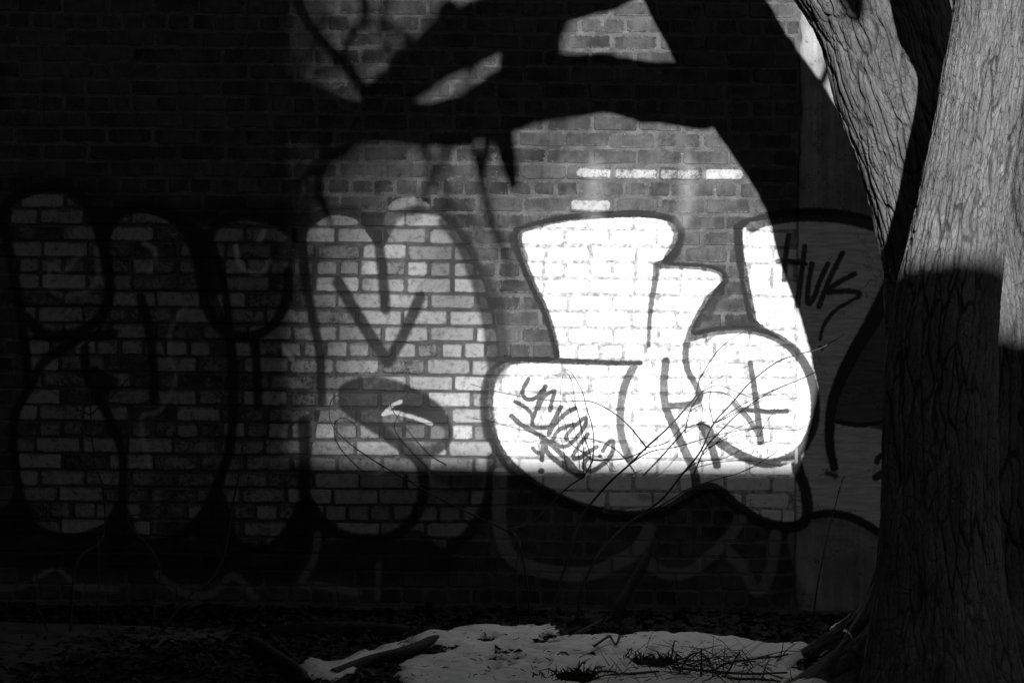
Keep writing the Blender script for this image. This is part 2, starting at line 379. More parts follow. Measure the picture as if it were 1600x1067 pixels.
def brick_mat(name, from_object):
    m, nt, b = new_mat(name); n = N(nt)
    pos = n.pos()
    if from_object:
        tone = n.nt.nodes.new('ShaderNodeObjectInfo').outputs['Random']
    else:
        a = nt.nodes.new('ShaderNodeAttribute'); a.attribute_name = 'tone'; tone = a.outputs['Fac']
    shifted = n.vmath('ADD', pos, n.vmath('SCALE', (7.1, 3.3, 5.7), None, n.math('MULTIPLY', tone, 9.0)))
    big = n.noise(shifted, 9, 4, .6); fine = n.noise(pos, 160, 5, .7); streak = n.noise(n.mapping(shifted, (60, 60, 5)), 1.0, 4, .6)
    col = n.mix(tone, .028, .062)
    col = n.math('MULTIPLY', col, n.ramp(big, .25, .75, .50, 1.55))
    col = n.math('MULTIPLY', col, n.ramp(fine, .2, .8, .65, 1.35))
    col = n.math('MULTIPLY', col, n.ramp(streak, .3, .7, .85, 1.18))
    # pale lime bloom in patches
    bloom = n.ramp(n.noise(shifted, 15, 5, .68), .55, .75, 0, .55)
    col = n.mix(bloom, col, .105)
    pale = n.math('MULTIPLY', n.ramp(n.noise(pos, 3.1, 4, .6), .46, .64, 0, .60), n.ramp(n.noise(pos, 28, 5, .7), .33, .58)); col = n.mix(pale, col, .105)
    uvn = nt.nodes.new('ShaderNodeUVMap'); uvn.uv_map = 'face'; su = nt.nodes.new('ShaderNodeSeparateXYZ'); n.put(su.inputs[0], uvn.outputs[0])
    ha = nt.nodes.new('ShaderNodeAttribute'); ha.attribute_name = 'half'
    ex = n.math('MULTIPLY', n.math('SUBTRACT', 1.0, n.math('ABSOLUTE', su.outputs[0])), ha.outputs['Fac'])
    ez = n.math('MULTIPLY', n.math('SUBTRACT', 1.0, n.math('ABSOLUTE', su.outputs[1])), .0325)
    edge = n.math('MINIMUM', ex, ez)
    ragged = n.math('ADD', edge, n.math('MULTIPLY', n.math('SUBTRACT', n.noise(pos, 62, 5, .72), .5), .050))
    smear = n.math('MULTIPLY', n.ramp(ragged, .0040, .0062, 1, 0), n.ramp(n.noise(shifted, 7, 3, .5), .40, .56, .25, 1.0))
    col = n.mix(smear, col, n.ramp(fine, .3, .7, .07, .155))
    rim = n.math('MULTIPLY', n.ramp(n.math('ABSOLUTE', n.math('SUBTRACT', ragged, .0068)), .0, .0016, 1, 0), n.ramp(n.noise(shifted, 13, 3, .6), .45, .6)); col = n.mix(n.math('MULTIPLY', rim, .75), col, .02)
    face, joint, black, old = spray(n, pos)
    # flaking: weaker paint breaks up with the grain
    flake = n.noise(pos, 55, 6, .72); flake2 = n.noise(shifted, 12, 4, .6)
    grit = n.noise(pos, 190, 4, .75)
    fl = n.math('ADD', n.math('ADD', n.math('MULTIPLY', flake, .42), n.math('MULTIPLY', grit, .26)), n.math('MULTIPLY', flake2, .36))
    thr = n.math('ADD', n.math('MULTIPLY', face, 1.15), n.math('MULTIPLY', tone, .16))
    thr = n.math('SUBTRACT', thr, n.mix(joint, n.ramp(edge, .002, .014, .345, .262), .28))
    cov = n.math('MULTIPLY', n.ramp(n.math('SUBTRACT', thr, fl), -.06, .07), n.math('GREATER_THAN', face, .03))
    cov = n.math('MULTIPLY', cov, n.mix(joint, n.math('SUBTRACT', 1.0, n.math('MULTIPLY', smear, .45)), n.math('SUBTRACT', 1.0, n.math('MULTIPLY', smear, .12))))
    cov = n.math('MULTIPLY', cov, n.mix(joint, n.ramp(face, .0, .8, .0, .80), 1.0))
    white = n.math('MULTIPLY', n.ramp(n.noise(pos, 34, 5, .65), n.mix(joint, .30, .22), .55, n.mix(joint, .42, .62), .86), n.ramp(fine, .2, .6, n.mix(joint, .62, .92), 1.0))
    white = n.math('MULTIPLY', white, n.mix(joint, n.mix(tone, .24, .56), 1.0))
    col = n.mix(cov, col, white)
    bl = n.math('MULTIPLY', black, n.ramp(fl, .46, .64, 1.0, .88))
    col = n.mix(bl, col, .016)
    col = n.mix(n.math('MULTIPLY', old, n.ramp(fl, .4, .65, 1.0, .7)), col, .55)
    n.put(b.inputs['Base Color'], n.grey(col))
    h = n.math('ADD', n.math('MULTIPLY', fine, .5), n.noise(pos, 45, 5, .65))
    n.put(b.inputs['Normal'], n.bump(h, .55, .004))
    b.inputs['Roughness'].default_value = .9
    return m
def mortar_mat():
    m, nt, b = new_mat('mortar'); n = N(nt); pos = n.pos()
    a = n.noise(pos, 14, 5, .6); f = n.noise(pos, 170, 5, .7)
    col = n.math('MULTIPLY', n.ramp(a, .3, .7, .06, .13), n.ramp(f, .25, .75, .65, 1.25))
    crust = n.ramp(n.noise(n.mapping(pos, (1, 1, 2.2)), 11, 5, .7), .60, .70, 0, .55); col = n.mix(crust, col, .28)
    face, joint, black, old = spray(n, pos)
    dark = n.math('MULTIPLY', n.math('SUBTRACT', face, joint, clamp=True), .85, clamp=True)
    col = n.mix(n.math('MULTIPLY', dark, n.ramp(n.noise(pos, 30, 5, .7), .3, .7, 1.0, .40)), col, .042)
    col = n.mix(n.math('MULTIPLY', joint, n.ramp(n.noise(pos, 38, 6, .7), .33, .64, .82, .20)), col, .74)
    col = n.mix(n.math('MULTIPLY', black, .95), col, .016)
    col = n.mix(n.math('MULTIPLY', old, .6), col, .45)
    n.put(b.inputs['Base Color'], n.grey(col)); n.put(b.inputs['Normal'], n.bump(n.noise(pos, 120, 6, .75), .6, .004))
    b.inputs['Roughness'].default_value = .95
    return m
def pilaster_mat():
    m, nt, b = new_mat('concrete_pilaster'); n = N(nt); pos = n.pos()
    a = n.noise(pos, 6, 6, .6); f = n.noise(pos, 120, 4, .6); pit = n.noise(pos, 40, 2, .5)
    col = n.math('MULTIPLY', n.ramp(a, .3, .7, .17, .32), n.ramp(f, .2, .8, .85, 1.1))
    col = n.math('MULTIPLY', col, n.ramp(pit, .66, .72, 1, .5)); col = n.math('MULTIPLY', col, n.ramp(n.noise(n.mapping(pos, (22, 1, 1.5)), 1, 5, .6), .35, .65, .72, 1.1))
    vc = nt.nodes.new('ShaderNodeTexVoronoi'); vc.feature = 'DISTANCE_TO_EDGE'; vc.inputs['Scale'].default_value = 2.3; n.put(vc.inputs['Vector'], n.vmath('ADD', pos, n.vmath('SCALE', n.noise(pos, 5, 5, .7, 1), None, .35)))
    hair = n.ramp(vc.outputs[0], .002, .008, .45, 1.0)
    face, joint, black, old = spray(n, pos)
    smear = n.noise(n.mapping(pos, (1.2, 1, 9)), 6, 6, .7)
    col = n.mix(n.math('MULTIPLY', joint, n.ramp(smear, .36, .66, 1.0, .50)), col, .80)
    col = n.math('MULTIPLY', col, hair); col = n.mix(n.math('MULTIPLY', black, .97), col, .016); col = n.mix(n.math('MULTIPLY', old, .8), col, .6)
    n.put(b.inputs['Base Color'], n.grey(col)); n.put(b.inputs['Normal'], n.bump(n.math('ADD', f, smear), .25, .003))
    return m
M_brick = brick_mat('brick_face', True); M_brick_s = brick_mat('brick_face_joined', False); M_mortar = mortar_mat(); M_pil = pilaster_mat()
M_conc = simple_mat('rough_concrete', .05, .12, 9, .6, .008)
M_soil = simple_mat('soil', .007, .022, 22, .9, .02)
M_wood = simple_mat('dead_wood', .010, .034, 30, .7, .006, stretch=(1, 1, 1))
M_twig = simple_mat('twig_bark', .03, .07, 60, .4, .001)
M_leaf = simple_mat('dead_leaf', .008, .040, 14, .3, .002)
M_wall2 = simple_mat('dark_stucco', .05, .09, 5, .3, .004)
M_glass, _nt, _b = new_mat('window_glass'); _b.inputs['Base Color'].default_value = (.02, .02, .02, 1); _b.inputs['Roughness'].default_value = .08
M_roof = simple_mat('roofing', .03, .06, 8, .4, .004)
def snow_mat():
    m, nt, b = new_mat('old_snow'); n = N(nt); pos = n.pos()
    a = n.noise(pos, 7, 5, .6); f = n.noise(pos, 150, 3, .6)
    col = n.math('MULTIPLY', n.ramp(a, .3, .7, .74, .88), n.ramp(f, .2, .8, .92, 1.03))
    dirt = n.ramp(n.noise(pos, 26, 6, .7), .60, .72, 0, .6); col = n.mix(dirt, col, .12)
    n.put(b.inputs['Base Color'], n.grey(col)); n.put(b.inputs['Normal'], n.bump(n.math('ADD', a, n.math('MULTIPLY', f, .15)), .5, .02))
    b.inputs['Roughness'].default_value = .7
    return m
M_snow = snow_mat()
def bark_mat(name, lo, hi, plates):
    m, nt, b = new_mat(name); n = N(nt)
    uv = nt.nodes.new('ShaderNodeUVMap'); uv.uv_map = 'bark'
    at = nt.nodes.new('ShaderNodeAttribute'); at.attribute_name = 'furrow'
    v1 = n.mapping(uv.outputs[0], (52, 18, 1)); v2 = n.mapping(uv.outputs[0], (9, 3.2, 1)); v3 = n.mapping(uv.outputs[0], (170, 45, 1))
    a = n.noise(v1, 1, 6, .65, 0, .6); p = n.noise(v2, 1, 5, .6); f = n.noise(v3, 1, 4, .65)
    col = n.math('MULTIPLY', n.ramp(p, .3, .72, lo, hi), n.ramp(a, .25, .75, .80, 1.15))
    col = n.math('MULTIPLY', col, n.ramp(f, .25, .75, .72, 1.22))
    scar = n.ramp(n.noise(n.mapping(uv.outputs[0], (14, 5, 1)), 1, 5, .6, 0, 1.2), .60, .72, 0, plates); col = n.mix(scar, col, hi * 1.7)
    col = n.math('MULTIPLY', col, n.ramp(at.outputs['Fac'], 0, 1, 1.0, .35))
    vo = nt.nodes.new('ShaderNodeTexVoronoi'); vo.feature = 'DISTANCE_TO_EDGE'; vo.inputs['Scale'].default_value = 1
    warp = n.vmath('ADD', n.mapping(uv.outputs[0], (55, 22, 1)), n.vmath('SCALE', n.noise(v2, 2.5, 3, .6, 1), None, 1.6))
    n.put(vo.inputs['Vector'], warp)
    crack = n.ramp(vo.outputs[0], 0, .07, 0, .5)
    gate = n.ramp(n.noise(v2, 1.7, 3, .6), .42, .60)
    col = n.math('MULTIPLY', col, n.mix(gate, 1.0, n.ramp(vo.outputs[0], 0, .06, .45, 1.0)))
    n.put(b.inputs['Base Color'], n.grey(col))
    h = n.math('ADD', n.math('ADD', a, n.math('MULTIPLY', f, .5)), crack)
    n.put(b.inputs['Normal'], n.bump(h, .75, .007)); b.inputs['Roughness'].default_value = .95
    return m
M_bark = bark_mat('ridged_bark', .080, .14, .0); M_bark2 = bark_mat('flaky_bark', .105, .180, .60)

# ------------------------------------------------------------------ ground
def gz(x, y):
    d = -np.asarray(y, float); x = np.asarray(x, float)
    base = np.interp(d, [-1, 0, .15, .5, 1.5, 3, 5, 80], [-.02, -.02, -.03, -.045, -.06, -.08, -.14, -.14])
    near = np.exp(-np.maximum(d - 4, 0)) * (np.abs(x) < 6)
    mound = .05 * np.exp(-((x - .36) / .16) ** 2 - ((d - .55) / .22) ** 2)
    return base + near * (.020 * fbm(x * 3.1, d * 3.1, o=4) + .007 * fbm(x * 19, d * 19, o=3)) + mound
gx = np.unique(np.concatenate([np.linspace(-80, -3, 20), np.arange(-3, 3.01, .022), np.linspace(3, 80, 20)]))
gy = np.unique(np.concatenate([np.linspace(-80, -4, 20), np.arange(-4, .06, .03), [.3]]))
GX, GY = np.meshgrid(gx, gy)
v = np.stack([GX, GY, gz(GX, GY)], -1).reshape(-1, 3)
ground = link('ground', mesh_np('ground', v, grid_faces(len(gy), len(gx)), True), M_soil); tag(ground, kind='structure')

def on_ground(px, py):
    """where the line through a spot meets the sloping ground"""
    lo, hi = -.1, 5.0
    for _ in range(50):
        m = (lo + hi) / 2; p = P(px, py, m)
        if p.z > gz(p.x, p.y): lo, hi = lo, m
        else: lo, hi = m, hi
    p = P(px, py, (lo + hi) / 2); return p

# ------------------------------------------------------------------ brick wall
wall = empty('brick_wall', (0, 0, 0))
tag(wall, 'old brick wall sprayed with big rounded letters and scribbled tags', 'wall')
XL, XR, ZT = -3.4, 3.4, 5.2
PILX0, PILX1 = W(1245, 500)[0], W(1245, 500)[0] + .62
CP = 25.5 * S; Z_H = ZC - (549 - 533.5) * S; LP = 71.5 * S; HP = LP / 2
# mortar bed: a fine uneven sheet
mx = np.concatenate([np.arange(XL, -2.5, .05), np.arange(-2.5, PILX0 - .02, .0075), [PILX0 + .02]]); mz = np.concatenate([np.arange(-.25, 0, .05), np.arange(0, 2.95, .0075), np.arange(2.95, ZT, .05)])
MXg, MZg = np.meshgrid(mx, mz)
my = .0042 + .0030 * fbm(MXg * 34, MZg * 60, o=3) + .0018 * fbm(MXg * 110, MZg * 110, o=2) - .0016 * (fbm(MXg * 1.5, MZg * 1.5, o=2))
lower = sstep(1.95, 1.75, MZg); my = my + .0028 * lower * sstep(-.05, -.25, MXg)
v = np.stack([MXg, my, MZg], -1).reshape(-1, 3)
mb = link('mortar_bed', mesh_np('mortar_bed', v, grid_faces(len(mz), len(mx)), True), M_mortar, wall)
def box_mesh(name, x0, x1, y0, y1, z0, z1, bev=0.0):
    bm = bmesh.new()
    vs = [bm.verts.new((x, y, z)) for x in (x0, x1) for y in (y0, y1) for z in (z0, z1)]
    for f in ((0,1,3,2),(4,6,7,5),(0,4,5,1),(2,3,7,6),(0,2,6,4),(1,5,7,3)): bm.faces.new([vs[i] for i in f])
    bmesh.ops.recalc_face_normals(bm, faces=bm.faces)
    if bev: bmesh.ops.bevel(bm, geom=list(bm.edges), offset=bev, segments=2, affect='EDGES')
    me = bpy.data.meshes.new(name); bm.to_mesh(me); bm.free(); return me
link('wall_core', box_mesh('wall_core', XL, XR, .03, .42, -.3, ZT), M_mortar, wall)
link('right_mortar_bed', box_mesh('right_mortar_bed', PILX1 - .01, XR, .004, .029, -.25, ZT), M_mortar, wall)
# concrete pilaster, a fine sheet in front with real edges
pz = np.arange(-.25, ZT, .012); pu = np.array([0, 0, .004, .012, .03, .08, .16, .24, .32, .40, .48, .56, .61, .616, .616]); py_ = np.array([.029, -.001, -.005, -.006, -.006, -.006, -.006, -.006, -.006, -.006, -.006, -.006, -.005, -.001, .029])
PU, PZ = np.meshgrid(pu, pz); PY = np.repeat(py_[None, :], len(pz), 0)
chip = np.clip(fbm(PZ * 11, PU * 0 + 2.2, o=4) - .1, 0, 1)
PX = PILX0 + .002 + PU + np.where(PU < .02, .004 * fbm(PZ * 20, PU * 0, o=3) + .022 * chip, 0); PYv = PY + np.where(PY < 0, .0015 * fbm(PU * 9, PZ * 9, o=3), 0)
pm = mesh_np('pilaster', np.stack([PX, PYv, PZ], -1).reshape(-1, 3), grid_faces(len(pz), len(pu)), True)
link('pilaster', pm, M_pil, wall)
for kz in (1.62,):
    pass
def brick_mesh(L, H, seed):
    r = random.Random(seed); a, b = L / 2, H / 2
    c = .007 + r.random() * .006
    pts = []
    for sx, sz in ((1, 1), (-1, 1), (-1, -1), (1, -1)):
        c1, c2 = c * r.uniform(.5, 1.6), c * r.uniform(.4, 1.1)
        p = [(sx * a, sz * (b - c2)), (sx * (a - c1), sz * b)]
        if sx * sz < 0: p.reverse()
        pts += p
        if (sx, sz) in ((1, 1), (-1, -1)): pts.append((r.uniform(-.5, .5) * a, sz * b))
    pts = [(x + r.uniform(-.0022, .0022), zz + r.uniform(-.0018, .0018)) for x, zz in pts]
    n = len(pts); vs = []
    for x, zz in pts: vs.append((x * 1.0, .028, zz * 1.0))
    for x, zz in pts: vs.append((x, .0065 + r.uniform(-.001, .001), zz))
    for x, zz in pts:
        k = .0045 * r.uniform(.6, 1.4); vs.append((x - math.copysign(k, x), r.uniform(-.0006, .0006), zz - math.copysign(k, zz)))
    fs = [tuple(range(2 * n, 3 * n))[::-1]]
    for i in range(n):
        j = (i + 1) % n
        fs.append((i, n + i, n + j, j)); fs.append((n + i, 2 * n + i, 2 * n + j, n + j))
    return vs, fs
GAP = .0088
stretch_v = [brick_mesh(LP - GAP, CP - GAP, i) for i in range(14)]
head_v = [brick_mesh(HP - GAP * 1.35, CP - GAP, 100 + i) for i in range(10)]
def to_me(nm, vf):
    me = bpy.data.meshes.new(nm); me.from_pydata(vf[0], [], vf[1])
    bm = bmesh.new(); bm.from_mesh(me); bmesh.ops.recalc_face_normals(bm, faces=bm.faces); bm.to_mesh(me); bm.free()
    xs_ = [q_[0] for q_ in vf[0]]; hl = (max(xs_) - min(xs_)) / 2
    uvl = me.uv_layers.new(name='face'); li = np.empty(len(me.loops), np.int32); me.loops.foreach_get('vertex_index', li)
    co = np.array(vf[0])[li]; uvl.data.foreach_set('uv', np.stack([co[:, 0] / hl, co[:, 2] / .0325], -1).astype(np.float32).ravel())
    at = me.attributes.new('half', 'FLOAT', 'FACE'); at.data.foreach_set('value', [hl] * len(me.polygons))
    return me
stretch_me = [to_me('brick', b) for b in stretch_v]; head_me = [to_me('brick', b) for b in head_v]
for me in stretch_me + head_me: me.materials.append(M_brick)
spots = []
r = random.Random(3)
for i in range(-15, int((ZT - Z_H) / CP)):
    zc = Z_H + i * CP; header = i % 5 == 0
    pitch = HP if header else LP
    x0 = W(491, 400)[0] + (0 if i % 2 == 0 else .5 * LP) + (.012 * math.sin(i * 2.3))
    if header: x0 = W(474, 400)[0] + .25 * LP * (i % 2)
    k = math.floor((XL - x0) / pitch)
    x = x0 + k * pitch
    while x < XR:
        cx = x + pitch / 2
        if x > XL and not (cx + pitch / 2 > PILX0 - .001 and cx - pitch / 2 < PILX1 + .001):
            spots.append((cx, zc, 'h' if header else 's', 1.0))
        elif x > XL and x < PILX0 - .03 and cx + pitch / 2 > PILX0 - .001:      # cut brick against the pilaster
            w = (PILX0 - x) ; spots.append((x + w / 2, zc, 'h' if header else 's', w / pitch))
        x += pitch
def score(sp):
    px = 800 + sp[0] / S; py = 533.5 - (sp[1] - ZC) / S
    if sp[3] < 1: return -1
    return 1e6 - abs(px - 870) - 1.02 * abs(py - 385) * (1 if py < 740 else 1.6) if sp[2] == 's' or True else 0
order = sorted(range(len(spots)), key=lambda i: -score(spots[i]))
own = set(order[:300])
sv, sf, st, suv, sh = [], [], [], [], []
for i, (cx, zc, kd, wf) in enumerate(spots):
    variant = r.randrange(len(stretch_v) if kd == 's' else len(head_v)); rot = r.random() < .5
    jx, jz, jy, ta, tb = r.uniform(-.0045, .0045), r.uniform(-.0025, .0025), r.uniform(-.0022, .0022), r.uniform(-.010, .010), r.uniform(-.010, .010)
    if i in own:
        o_ = link('brick', (stretch_me if kd == 's' else head_me)[variant], None, wall)
        o_.location = (cx + jx, jy, zc + jz); o_.rotation_euler = (tb, 0, ta * .6); o_.rotation_euler[1] = r.uniform(-.012, .012) * (1 if kd == 's' else 2); o_.scale = (r.uniform(.955, 1.012), 1, r.uniform(.93, 1.03))
    else:
        vs, fs = (stretch_v if kd == 's' else head_v)[variant]; b0 = len(sv)
        hl = max(abs(q_[0]) for q_ in vs)
        for x, y, zz in vs: suv.append((x / hl, zz / .0325)); sv.append((cx + jx + x * wf * (.98 if wf < 1 else .985), y + jy + ta * x * .6 + tb * zz, zc + jz + zz))
        t = r.random()
        for f in fs: sf.append(tuple(b0 + q_ for q_ in f)); st.append(t); sh.append(hl * wf)
me = bpy.data.meshes.new('outlying_bricks'); me.from_pydata(sv, [], sf)
at = me.attributes.new('tone', 'FLOAT', 'FACE'); at.data.foreach_set('value', st)
bm = bmesh.new(); bm.from_mesh(me); bmesh.ops.recalc_face_normals(bm, faces=bm.faces); bm.to_mesh(me); bm.free()
uvl = me.uv_layers.new(name='face'); li = np.empty(len(me.loops), np.int32); me.loops.foreach_get('vertex_index', li)
uvl.data.foreach_set('uv', np.array(suv, np.float32)[li].ravel())
at = me.attributes.new('half', 'FLOAT', 'FACE'); at.data.foreach_set('value', sh)
tag(link('outlying_bricks', me, M_brick_s, wall), kind='stuff')
# footing under the wall
fx = np.arange(XL, XR, .03); fy = np.array([.03, -.006, -.028, -.036, -.04, -.045]); fz = np.array([-.012, -.012, -.016, -.03, -.12, -.4])
FX = np.repeat(fx[None, :], 6, 0); FY = np.repeat(fy[:, None], len(fx), 1) + .006 * fbm(FX * 9, np.repeat(np.arange(6)[:, None], len(fx), 1) * 1.7, o=3); FZ = np.repeat(fz[:, None], len(fx), 1) + .006 * fbm(FX * 7 + 40, np.repeat(np.arange(6)[:, None], len(fx), 1) * 2.0, o=3)
FZ[0] = FZ[1] 
link('footing', mesh_np('footing', np.stack([FX, FY, FZ], -1).reshape(-1, 3), grid_faces(6, len(fx)), True), M_conc, wall)

# ------------------------------------------------------------------ trees
def tube(path, radii, step, nseg, bark=None, seed=0, lump=.0, flare=None, fine=None):
    """a round limb along a smoothed path; bark = (furrow width, furrow length, depth)"""
    q = catmull([tuple(p) + (rr,) for p, rr in zip(path, radii)], step)
    if fine is not None:            # full detail only where the stem stands low, coarse rings above
        zq = q[:, 2]; keep = ((zq > fine[0]) & (zq < fine[1])) | (np.arange(len(q)) % 8 == 0); q = q[keep]
    c, rad = q[:, :3], q[:, 3]; n = len(c)
    tan = np.gradient(c, axis=0); tan /= np.linalg.norm(tan, axis=1)[:, None]
    ref = np.array([0, 1.0, 0]) if abs(tan[0][1]) < .9 else np.array([1.0, 0, 0])
    u = np.zeros((n, 3)); w = np.zeros((n, 3)); a = ref
    for i in range(n):
        a = a - tan[i] * a.dot(tan[i]); a /= np.linalg.norm(a); u[i] = a; w[i] = np.cross(tan[i], a)
    th = np.linspace(0, 2 * math.pi, nseg, endpoint=False)
    if fine is not None: th = th + .52 * np.sin(th)     # crowd the facets on the side that faces away from the wall
    ln = np.concatenate([[0], np.cumsum(np.linalg.norm(np.diff(c, axis=0), axis=1))])
    TH, LN = np.meshgrid(th, ln); RD = np.repeat(rad[:, None], nseg, 1)
    rm = float(np.mean(rad)); ax, ay = np.cos(TH) * rm, np.sin(TH) * rm
    so = seed * 31.7
    disp = np.zeros_like(TH); fur = np.zeros_like(TH)
    if lump: disp += lump * RD * fbm(ax * 3 / rm * .7 + so, ay * 3 / rm * .7, LN * 2.2, o=3)
    if bark:
        bw_, bl_, bd_ = bark
        wx = .30 * fbm(ax / bw_ * .35 + so, ay / bw_ * .35, LN / bl_ * 2.2, o=3); wy = .30 * fbm(ax / bw_ * .35 + so + 50, ay / bw_ * .35, LN / bl_ * 2.2, o=3)
        f1, f2 = worley(ax / bw_ + so + wx * 1.6, ay / bw_ + wy * 1.6, LN / bl_ + wx * .5)
        e = f2 - f1
        g1, g2 = worley(ax / bw_ * 2.1 + so + 9 + wx * 2, ay / bw_ * 2.1 + wy * 2, LN / bl_ * 1.7 + 3)
        fu = 1 - sstep(.02, .13, e); fu2 = 1 - sstep(0, .14, g2 - g1)
        mod = sstep(-.35, .35, fbm(ax / bw_ * .25 + so + 20, ay / bw_ * .25, LN / bl_ * .8, o=2))
        fur = np.clip(fu * (.35 + .65 * mod) + .35 * fu2 * (1 - mod * .5), 0, 1)
        disp += bd_ * (-1.0 * fur + .35 * sstep(0, .6, e) + .22 * fbm(ax / bw_ * 3 + so, ay / bw_ * 3, LN / bl_ * 7, o=3))
    RR = RD + disp
    if flare is not None: RR = RR + flare(c, TH, u, w)
    v = c[:, None, :] + RR[..., None] * (np.cos(TH)[..., None] * u[:, None, :] + np.sin(TH)[..., None] * w[:, None, :])
    f = grid_faces(n, nseg, True)
    return dict(v=v.reshape(-1, 3), f=f, uv=(TH / (2 * math.pi), LN, rm), n=n, s=nseg, fur=fur.ravel(), rm=rm)
def tube_obj(name, t, mat, parent, smooth=True):
    me = mesh_np(name, t['v'], t['f'], smooth)
    nl = len(me.loops); li = np.empty(nl, np.int32); me.loops.foreach_get('vertex_index', li)
    th = t['uv'][0].ravel()[li].reshape(-1, 4); ln = t['uv'][1].ravel()[li]
    th = np.where((th.max(1) - th.min(1) > .5)[:, None] & (th < .5), th + 1, th)
    uvl = me.uv_layers.new(name='bark'); arr = np.stack([th.ravel() * 2 * math.pi * t['rm'], ln], -1).astype(np.float32)
    uvl.data.foreach_set('uv', arr.ravel())
    at = me.attributes.new('furrow', 'FLOAT', 'POINT'); at.data.foreach_set('value', t['fur'].astype(np.float32))
    return link(name, me, mat, parent)
def pxr(px, d): return px * (D - d) / FPX

tree = empty('maple_tree', (0, 0, 0))
tag(tree, 'thick bare forked tree with ridged bark standing beside the painted wall', 'tree')
# main trunk with the upright stem
DM, DL, DR = 3.06, 2.04, 2.05
tp = [P(1474, 1120, DM), P(1470, 1010, DM), P(1466, 900, DM), P(1466, 760, DM), P(1468, 620, DM), P(1476, 500, DM), P(1492, 400, DM), P(1509, 280, DM), P(1532, 140, DM), P(1553, 0, DM), P(1549, -110, DM), P(1552, -230, DM), P(1585, -340, DM), P(1602, -470, DM - .05), P(1597, -800, DM - .1)]
tp[0].z = -.30
tr = [pxr(v_, DM) for v_ in (112, 104, 96, 90, 88, 84, 76, 68, 64, 64, 104, 106, 66, 54, 44)]  # bulge above the frame is shaped to widen the shade on the left stem
def flare_main(c, TH, u, w):
    h = np.maximum(c[:, 2] + .08, 0)[:, None]
    dirx = np.cos(TH) * u[:, None, 0] + np.sin(TH) * w[:, None, 0]; diry = np.cos(TH) * u[:, None, 1] + np.sin(TH) * w[:, None, 1]
    ang = np.arctan2(diry, dirx)
    k = .35 + .65 * (np.maximum(0, np.cos(ang - 3.3)) ** 2 + .8 * np.maximum(0, np.cos(ang + .55)) ** 4 + .6 * np.maximum(0, np.cos(ang + 1.9)) ** 6)
    return .12 * np.exp(-h / .20) * k + .010 * np.cos(ang * 5 + .6) * np.exp(-h / 1.2)
tube_obj('trunk', tube(tp, tr, .0045, 340, (.033, .24, .0085), 1, .06, flare_main, fine=(-.15, 2.75)), M_bark2, tree)
# leaning stem on the left, set further back
lp = [P(1503, 1060, DL), P(1500, 900, DL), P(1497, 700, DL), P(1496, 560, DL), P(1492, 470, DL), P(1478, 370, DL), P(1446, 250, DL), P(1406, 130, DL), P(1366, 0, DL), P(1256, -170, DL), P(1164, -326, DL), P(1092, -446, DL), P(964, -660, DL)]
lp[0].z = -.30
lr = [pxr(v_, DL) for v_ in (124, 118, 113, 110, 108, 104, 102, 103, 105, 104, 98, 92, 80)]
def flare_left(c, TH, u, w):
    h = np.maximum(c[:, 2] + .06, 0)[:, None]
    dirx = np.cos(TH) * u[:, None, 0] + np.sin(TH) * w[:, None, 0]; diry = np.cos(TH) * u[:, None, 1] + np.sin(TH) * w[:, None, 1]
    ang = np.arctan2(diry, dirx)
    rib = 1 + .18 * np.cos(ang * 9 + h * 5) * np.exp(-h / .5)
    return .40 * np.exp(-h / .19) * (.08 + .92 * np.maximum(0, np.cos(ang - 3.45)) ** 2.2) * rib
tube_obj('stem', tube(lp, lr, .0038, 430, (.055, .36, .017), 2, .04, flare_left, fine=(-.1, 2.8)), M_bark, tree)
# third stem on the right
rp = [P(1656, 1090, DR), P(1648, 900, DR), P(1642, 700, DR), P(1642, 500, DR), P(1652, 300, DR), P(1670, 100, DR), P(1696, -100, DR), P(1740, -400, DR), P(1800, -800, DR)]
rp[0].z = -.3
tube_obj('stem', tube(rp, [pxr(v_, DR) for v_ in (104, 96, 90, 86, 84, 80, 74, 66, 56)], .008, 200, (.035, .22, .010), 3, .04), M_bark, tree)
# surface roots
def root(pts, rad, seed):
    return tube_obj('root', tube(pts, rad, .008, 90, (.03, .16, .008), seed, .12), M_bark, tree)
g = lambda px, py, dz=0: on_ground(px, py) + Vector((0, 0, dz))
root([P(1440, 900, 1.95), P(1385, 960, 1.93), P(1330, 992, 1.88), P(1285, 1012, 1.8), g(1250, 1022, -.015), g(1215, 1030, -.06)], [.12, .10, .06, .038, .026, .012], 4)
root([P(1445, 945, 2.5), P(1396, 1000, 2.4), P(1345, 1028, 2.25), P(1300, 1042, 2.1), g(1262, 1050, -.02), g(1230, 1058, -.06)], [.14, .11, .07, .042, .028, .012], 5)
root([P(1560, 970, 2.7), P(1590, 1020, 2.8), P(1630, 1060, 2.85), P(1700, 1100, 2.9)], [.08, .075, .06, .04], 6)
